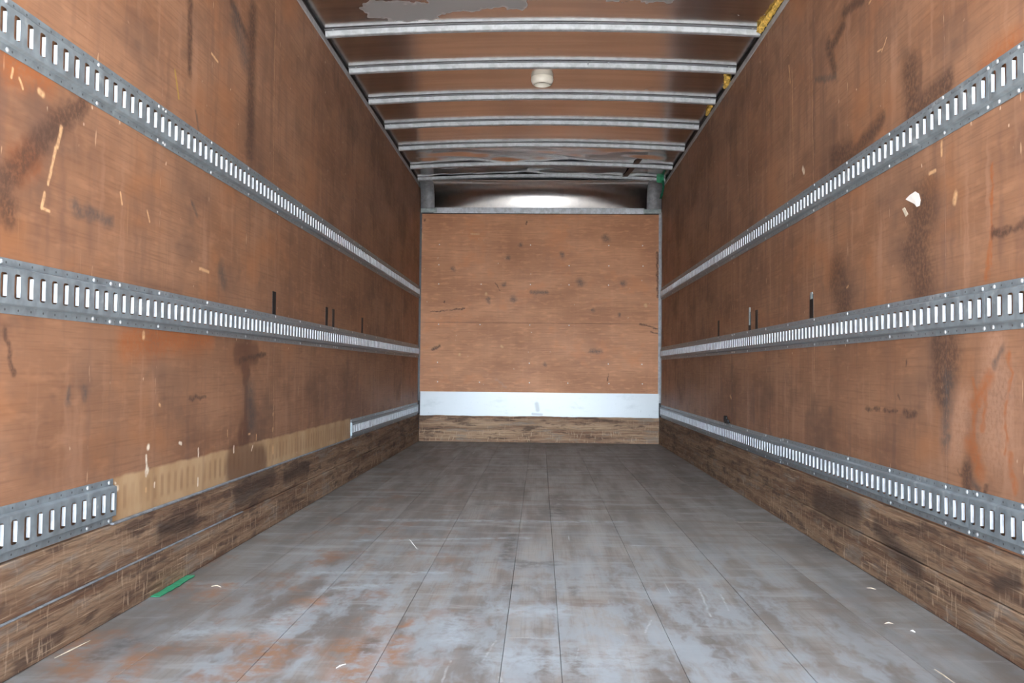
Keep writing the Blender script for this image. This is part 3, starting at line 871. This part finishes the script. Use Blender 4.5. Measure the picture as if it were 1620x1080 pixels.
# round ceiling lamp behind the second bow
lamp = empty('ceiling_lamp', (-0.004, 5.60, roof_sheet(0) + 0.001))
tag(lamp, 'round ivory ceiling lamp with dull olive lens behind the second roof bow', 'lamp')
link('housing', lathe('housing', [(0.071, 0.0), (0.0725, -0.012), (0.071, -0.026), (0.064, -0.041), (0.056, -0.0475), (0.0535, -0.048), (0.0515, -0.045), (0.0490, -0.016)], 40), lamp, M_WHITE)
link('lens', lathe('lens', [(0.0, -0.022), (0.03, -0.0215), (0.0486, -0.018)], 40), lamp, M_OLIVE)

# ------------------------------------------------------------------ slotted steel rails on the side walls
SLOT_W, SLOT_Z0, SLOT_Z1, LIP = 0.0230, 0.0345, 0.0905, 0.0085
def rail_mesh(length, first, s, y_world0):
    """Pressed hat-section rail with punched slots; first = y of the first slot's near edge.
    Local x points into the room (sign s), y along the wall, z up."""
    bm = bmesh.new()
    D, H = RAIL_D, RAIL_H
    def V(x, y, z):
        return bm.verts.new((s * x, y, z))
    def quad(a, b, c, d):
        bm.faces.new((V(*a), V(*b), V(*c), V(*d)))
    zs_lo = [(0.0015, 0.0), (0.0020, 0.0180), (D - 0.001, 0.0215), (D, 0.0235)]
    zs_hi = [(D, H - 0.0235), (D - 0.001, H - 0.0215), (0.0020, H - 0.0180), (0.0015, H)]
    for prof in (zs_lo, zs_hi):
        for (xa, za), (xb, zb) in zip(prof, prof[1:]):
            quad((xa, 0, za), (xa, length, za), (xb, length, zb), (xb, 0, zb))
    # edges of the sheet
    for z in (0.0, H):
        quad((0, 0, z), (0, length, z), (0.0015, length, z), (0.0015, 0, z))
    for y in (0, length):
        prof = zs_lo + zs_hi
        vs_ = [V(x, y, z) for x, z in prof] + [V(0, y, H), V(0, y, 0)]
        if y == 0 or True:
            bm.faces.new(vs_)
    zf0, zf1 = 0.0235, H - 0.0235
    quad((D, 0, zf0), (D, length, zf0), (D, length, SLOT_Z0), (D, 0, SLOT_Z0))
    quad((D, 0, SLOT_Z1), (D, length, SLOT_Z1), (D, length, zf1), (D, 0, zf1))
    y = 0.0
    c = 0.0042
    k = first
    while k < 0.008:
        k += PITCH_S
    while k + SLOT_W < length - 0.006:
        a, b = k, k + SLOT_W
        quad((D, y, SLOT_Z0), (D, a, SLOT_Z0), (D, a, SLOT_Z1), (D, y, SLOT_Z1))
        # clipped slot corners
        for (ya, za, dy, dz) in ((a, SLOT_Z0, c, c), (b, SLOT_Z0, -c, c), (a, SLOT_Z1, c, -c), (b, SLOT_Z1, -c, -c)):
            bm.faces.new((V(D, ya, za), V(D, ya + dy, za), V(D, ya, za + dz)))
        # lips turned in towards the wall on both long sides
        for yy, lean in ((a, -0.0008), (b, -0.0012)):
            quad((D, yy, SLOT_Z0 + c), (D - LIP, yy + lean, SLOT_Z0 + c), (D - LIP, yy + lean, SLOT_Z1 - c), (D, yy, SLOT_Z1 - c))
            bm.faces.ensure_lookup_table()
            bm.faces[-1].material_index = 1
        y = b
        k += PITCH_S
    quad((D, y, SLOT_Z0), (D, length, SLOT_Z0), (D, length, SLOT_Z1), (D, y, SLOT_Z1))
    bmesh.ops.remove_doubles(bm, verts=bm.verts, dist=0.00005)
    me = bpy.data.meshes.new('rail_strip')
    bmesh.ops.recalc_face_normals(bm, faces=bm.faces)
    bm.to_mesh(me)
    bm.free()
    me.materials.append(M_RAIL)
    me.materials.append(M_LIP)
    return me

def rail(side, y0, y1, zc, near_edge, label, stud, screws=True, x_off=0.0):
    s = 1 if side == 'L' else -1
    gap = near_edge - (PITCH_S - SLOT_W) / 2          # lengths are cut midway between two slots
    if y0 > 1.0:
        y0 = gap + round((y0 - gap) / PITCH_S) * PITCH_S + 0.0008
    if y1 < 8.4:
        y1 = gap + round((y1 - gap) / PITCH_S) * PITCH_S - 0.0008
    first = (near_edge - y0) % PITCH_S
    X = (XL if s > 0 else XR) + s * (0.001 + x_off)
    e = empty('slotted_rail', (X, y0, zc - RAIL_H / 2))
    tag(e, label, 'rail', 'slotted steel rails along the side walls')
    link('rail_strip', rail_mesh(y1 - y0, first, s, y0), e, M_RAIL)
    ys = []
    k = math.ceil((max(y0, 1.75) - stud) / 0.4064)
    while stud + k * 0.4064 < y1 - 0.02:
        ys.append(stud + k * 0.4064)
        k += 1
    ys += [y1 - 0.025] if y1 < 8.5 else []
    ys += [y0 + 0.025] if y0 > 1.8 else []
    for yv in ys:
        for z in (0.0095, RAIL_H - 0.0095):
            sc = link('screw', screw_me, e)
            sc.location = (s * 0.0019, yv - y0 + random.uniform(-0.006, 0.006), z + random.uniform(-0.002, 0.002))
            sc.rotation_euler = (0, s * math.pi / 2, 0)
    return e

ZL, ZM, ZU = 0.3265, 0.8835, 1.4665
SL, SR = 3.93, 3.812
rail('L', Y0 + 0.02, 2.700, ZU, 1.909, 'upper rail on the left wall, length nearest the camera', SL)
rail('L', 2.700, 5.750, ZU, 1.909, 'upper rail on the left wall, middle length', SL)
rail('L', 5.750, 8.58, ZU, 1.909, 'upper rail on the left wall, far length reaching the front corner', SL)
rail('L', Y0 + 0.02, 2.431, ZM, 1.938, 'middle-height rail on the left wall, length nearest the camera', SL)
rail('L', 2.431, 5.081, ZM, 1.938, 'middle-height rail on the left wall, central length below two of the dark slots', SL)
rail('L', 5.081, 8.58, ZM, 1.938, 'middle-height rail on the left wall, far length ending at the front corner', SL)
rail('L', Y0 + 0.02, 2.430, ZL, 1.952, 'lowest rail on the left wall, near piece that ends at the tan patch', SL)
rail('L', 5.567, 8.58, ZL - 0.006, 1.952, 'lowest rail on the left wall, far piece beyond the tan patch', SL, x_off=0.0)
rail('R', Y0 + 0.02, 2.320, ZU, 2.197 - SLOT_W, 'upper rail on the right wall, length nearest the camera', SR)
rail('R', 2.320, 5.420, ZU, 2.197 - SLOT_W, 'upper rail on the right wall, middle length above the white paper scrap', SR)
rail('R', 5.420, 8.58, ZU, 2.197 - SLOT_W, 'upper rail on the right wall, far length reaching the front corner', SR)
rail('R', Y0 + 0.02, 2.350, ZM, 2.175 - SLOT_W, 'middle-height rail on the right wall, length nearest the camera', SR)
rail('R', 2.350, 5.400, ZM, 2.175 - SLOT_W, 'middle-height rail on the right wall, central length below the dark slots', SR)
rail('R', 5.400, 8.58, ZM, 2.175 - SLOT_W, 'middle-height rail on the right wall, far length ending at the front corner', SR)
rail('R', Y0 + 0.02, 2.413, ZL + 0.004, 2.423 - SLOT_W, 'lowest rail on the right wall, length nearest the camera', SR)
rail('R', 2.413, 4.294, ZL + 0.002, 2.423 - SLOT_W, 'lowest rail on the right wall, long piece over dark stained kick planks', SR)
rail('R', 4.294, 5.615, ZL - 0.002, 2.423 - SLOT_W, 'lowest rail on the right wall, short piece ending at the black clip', SR)
rail('R', 5.615, 8.58, ZL - 0.004, 2.423 - SLOT_W, 'lowest rail on the right wall, far length beyond the black clip', SR)

# small black clip on top of the lower right rail
clip = empty('rail_clip', (XR - 0.004, 5.53, 0.386))
tag(clip, 'small black clip standing on the lowest right rail', 'clip')
bm = bmesh.new()
add_box(bm, -0.012, 0.002, -0.055, 0.06, 0.0, 0.010, 0.002)
link('foot', to_mesh(bm, 'foot'), clip, M_BLACK)
bm = bmesh.new()
add_box(bm, -0.014, -0.002, 0.015, 0.075, 0.008, 0.048, 0.004)
link('hook', to_mesh(bm, 'hook'), clip, M_BLACK)
bm = bmesh.new()
add_box(bm, -0.016, -0.004, -0.045, -0.005, 0.008, 0.028, 0.004)
link('hook', to_mesh(bm, 'hook'), clip, M_BLACK)

# ------------------------------------------------------------------ loose bits
def lumpy(name, pts, radii, seed, mat, label, cat, group=None, tufts=14):
    """Ragged clump of fibrous insulation: a lumpy tube with tufts."""
    base = Vector(pts[0])
    e = empty(name, base)
    tag(e, label, cat, group)
    bm = bmesh.new()
    rings = []
    seg, n = 12, 26
    rnd = random.Random(seed)
    for i in range(n + 1):
        t = i / n * (len(pts) - 1)
        k = min(int(t), len(pts) - 2)
        fr = t - k
        c = Vector(pts[k]).lerp(Vector(pts[k + 1]), fr) - base
        r = radii[k] * (1 - fr) + radii[k + 1] * fr
        if i in (0, n):
            r *= 0.25
        ring = []
        for j in range(seg):
            a = 2 * math.pi * j / seg
            q = r * (1 + 0.55 * mnoise.noise(Vector((i * 0.55, math.cos(a) * 1.7 + seed, math.sin(a) * 1.7))) + 0.3 * mnoise.noise(Vector((i * 1.9, a * 2, seed * 3))))
            ring.append(bm.verts.new(c + Vector((math.cos(a) * q, 0.006 * rnd.uniform(-1, 1), math.sin(a) * q))))
        rings.append(ring)
    for r0, r1 in zip(rings, rings[1:]):
        for j in range(seg):
            bm.faces.new((r0[j], r0[(j + 1) % seg], r1[(j + 1) % seg], r1[j]))
    bm.faces.new(rings[0])
    bm.faces.new(list(reversed(rings[-1])))
    link('clump', to_mesh(bm, 'clump'), e, mat)
    bm = bmesh.new()
    for q in range(tufts):
        i = rnd.randrange(2, n - 1)
        v = rings and None
        t = i / n * (len(pts) - 1)
        k = min(int(t), len(pts) - 2)
        c = Vector(pts[k]).lerp(Vector(pts[k + 1]), t - k) - base
        r = radii[k]
        a = rnd.uniform(0, 2 * math.pi)
        d = Vector((math.cos(a), rnd.uniform(-.8, .8), math.sin(a))).normalized()
        p0 = c + d * r * 0.6
        p1 = c + d * r * rnd.uniform(1.5, 2.3)
        side = d.cross(Vector((0, 1, 0.3))).normalized() * r * 0.13
        up = d.cross(side).normalized() * r * 0.13
        b = [bm.verts.new(p0 + side), bm.verts.new(p0 - side * 0.5 + up), bm.verts.new(p0 - side * 0.5 - up)]
        tp = bm.verts.new(p1)
        for u in range(3):
            bm.faces.new((b[u], b[(u + 1) % 3], tp))
    tf = link('tufts', to_mesh(bm, 'tufts'), e, mat)
    tf['kind'] = 'stuff'
    return e

XF = XR - 0.012
lumpy('insulation_clump', [(XF, 4.20, 2.548), (XF, 4.40, 2.550), (XF - .004, 4.58, 2.548), (XF - .012, 4.70, 2.543)], [0.012, 0.013, 0.015, 0.016], 3, M_FOAM,
      'long strip of yellow insulation along the right roof edge nearest the camera', 'insulation', 'yellow insulation along the right roof edge', 22)
lumpy('insulation_clump', [(XF - .045, 5.40, 2.556), (XF - .018, 5.46, 2.548), (XF, 5.54, 2.545), (XF + .002, 5.63, 2.542)], [0.008, 0.017, 0.017, 0.010], 11, M_FOAM,
      'orange-yellow tuft of insulation behind the right end of the second roof bow', 'insulation', 'yellow insulation along the right roof edge', 14)
lumpy('insulation_clump', [(XF + .002, 6.06, 2.555), (XF, 6.15, 2.550), (XF + .002, 6.25, 2.548)], [0.009, 0.013, 0.010], 19, M_FOAM,
      'small yellow tuft of insulation behind the right end of the third roof bow', 'insulation', 'yellow insulation along the right roof edge', 8)

def ribbon(name, pts, width_dir, width, mat, label, cat, thick=0.0015, uneven=0.1, seed=1):
    """Thin strip of tape or cloth following pts."""
    base = Vector(pts[0])
    bm = bmesh.new()
    W = Vector(width_dir).normalized()
    rows = []
    n = 14
    for i in range(n + 1):
        t = i / n * (len(pts) - 1)
        k = min(int(t), len(pts) - 2)
        c = Vector(pts[k]).lerp(Vector(pts[k + 1]), t - k) - base
        w0 = width / 2 * (1 + uneven * mnoise.noise(Vector((i * 0.8, seed, 0))))
        w1 = width / 2 * (1 + uneven * mnoise.noise(Vector((i * 0.8, seed, 7))))
        rows.append((bm.verts.new(c - W * w0), bm.verts.new(c + W * w1)))
    for a, b in zip(rows, rows[1:]):
        bm.faces.new((a[0], a[1], b[1], b[0]))
    o = link(name, to_mesh(bm, name), None, mat)
    o.location = base
    md = o.modifiers.new('thickness', 'SOLIDIFY')
    md.thickness = thick
    md.offset = 0
    return tag(o, label, cat)

ribbon('tape_strip', [(0.858, 7.66, roof_sheet(0.858) - 0.006), (0.835, 7.95, roof_sheet(0.835) - 0.006), (0.795, 8.36, roof_sheet(0.795) - 0.010)], (1, 0, 0), 0.050, M_TAPE,
       'brown tape strip stuck across the shiny roof near the front right corner', 'tape')
ribbon('tape_strip', [(-1.172, 2.67, 0.0016), (-1.168, 2.80, 0.0030), (-1.174, 2.95, 0.0018)], (1, 0.03, 0), 0.030, M_GREEN,
       'green tape strip lying on the floor against the left kick planks', 'tape', 0.0018, 0.4, 5)
rag = empty('green_rag', (1.125, 8.36, 2.56))
tag(rag, 'dark green rag hanging in the front right roof corner', 'rag')
def cloth(name, pts, wd, width, mat, parent, seed):
    o = ribbon(name, pts, wd, width, mat, None, None, 0.002, 0.5, seed)
    o.parent = parent
    o.location = Vector(o.location) - Vector(parent.location)
    return o
cloth('upper_fold', [(1.095, 8.35, 2.545), (1.13, 8.345, 2.540), (1.165, 8.35, 2.535)], (0, 0.1, 1), 0.065, M_GREEN, rag, 3)
cloth('hanging_tail', [(1.155, 8.34, 2.53), (1.160, 8.342, 2.47), (1.152, 8.345, 2.42), (1.135, 8.36, 2.36)], (1, 0.2, 0), 0.022, M_GREEN_D, rag, 8)

def scrap(name, poly, mat, label, cat):
    """Torn scrap on the right wall; poly in (y, z)."""
    y0 = sum(p[0] for p in poly) / len(poly)
    z0 = min(p[1] for p in poly)
    bm = bmesh.new()
    fr = [bm.verts.new((-0.0012 - 0.004 * abs(mnoise.noise(Vector((p[0] * 40, p[1] * 40, 0)))), p[0] - y0, p[1] - z0)) for p in poly]
    c = bm.verts.new((-0.0025, 0, sum(p[1] for p in poly) / len(poly) - z0))
    for i in range(len(fr)):
        bm.faces.new((c, fr[i], fr[(i + 1) % len(fr)]))
    o = link(name, to_mesh(bm, name), None, mat)
    o.location = (XR, y0, z0)
    md = o.modifiers.new('thickness', 'SOLIDIFY')
    md.thickness = 0.0012
    return tag(o, label, cat)
scrap('paper_scrap', [(2.868, 1.274), (2.83, 1.281), (2.792, 1.284), (2.768, 1.272), (2.758, 1.25), (2.764, 1.234), (2.782, 1.233), (2.80, 1.246)], M_PAPER, 'torn white paper scrap stuck to the right wall', 'paper')
scrap('paper_scrap', [(2.894, 1.247), (2.876, 1.249), (2.848, 1.222), (2.866, 1.217)], M_STRAW, 'small beige paper scrap just below the torn white one', 'paper')

def sliver(pts, w, label, mat=None, cat='splinter'):
    """Loose wood sliver or chip on the floor: a tapered three-sided shaving."""
    base = Vector((*pts[0], 0.0))
    bm = bmesh.new()
    rings = []
    n = len(pts) - 1
    for i, p in enumerate(pts):
        c = Vector((*p, 0.0)) - base
        d = Vector((*pts[min(i + 1, n)], 0)) - Vector((*pts[max(i - 1, 0)], 0))
        sd = Vector((-d.y, d.x, 0)).normalized()
        ww = w * (0.35 if i in (0, n) else 1.0)
        lift = 0.0 if i in (0, n) else w * 0.25
        rings.append([bm.verts.new(c - sd * ww / 2 + Vector((0, 0, lift))), bm.verts.new(c + sd * ww / 2 + Vector((0, 0, lift))), bm.verts.new(c + Vector((0, 0, lift + ww * 0.5)))])
    for a, b in zip(rings, rings[1:]):
        for j in range(3):
            bm.faces.new((a[j], a[(j + 1) % 3], b[(j + 1) % 3], b[j]))
    bm.faces.new(rings[0])
    bm.faces.new(list(reversed(rings[-1])))
    o = link('wood_sliver', to_mesh(bm, 'wood_sliver'), None, mat or M_STRAW)
    o.location = base
    return tag(o, label, cat, 'loose slivers on the floor')
sliver([(-0.474, 2.073), (-0.468, 2.087), (-0.458, 2.103)], 0.004, 'pale wood chip on the floor near the bottom edge, left of centre', M_PAPER)
sliver([(-0.535, 3.644), (-0.510, 3.56), (-0.477, 3.455)], 0.004, 'thin white sliver on the floor midway along the left half', M_PAPER)
sliver([(0.952, 2.157), (0.9535, 2.11), (0.956, 2.05)], 0.004, 'straw-coloured sliver on the floor at the bottom right')
sliver([(1.085, 2.952), (1.096, 2.944), (1.108, 2.934)], 0.005, 'pale chip on the floor close to the right kick planks')
sliver([(0.982, 2.538), (0.994, 2.541), (1.006, 2.538)], 0.005, 'pale chip on the floor right of the bottom right board seam')
sliver([(1.026, 2.470), (1.030, 2.465), (1.034, 2.458)], 0.006, 'tiny white chip on the floor below the lowest right rail', M_PAPER)
sliver([(-1.165, 2.10), (-1.155, 2.16), (-1.150, 2.24)], 0.005, 'long pale sliver on the floor beside the left kick planks at the bottom left')
sliver([(-1.052, 2.812), (-1.034, 2.817), (-1.018, 2.806)], 0.006, 'curled pale chip on the floor just right of the green tape')
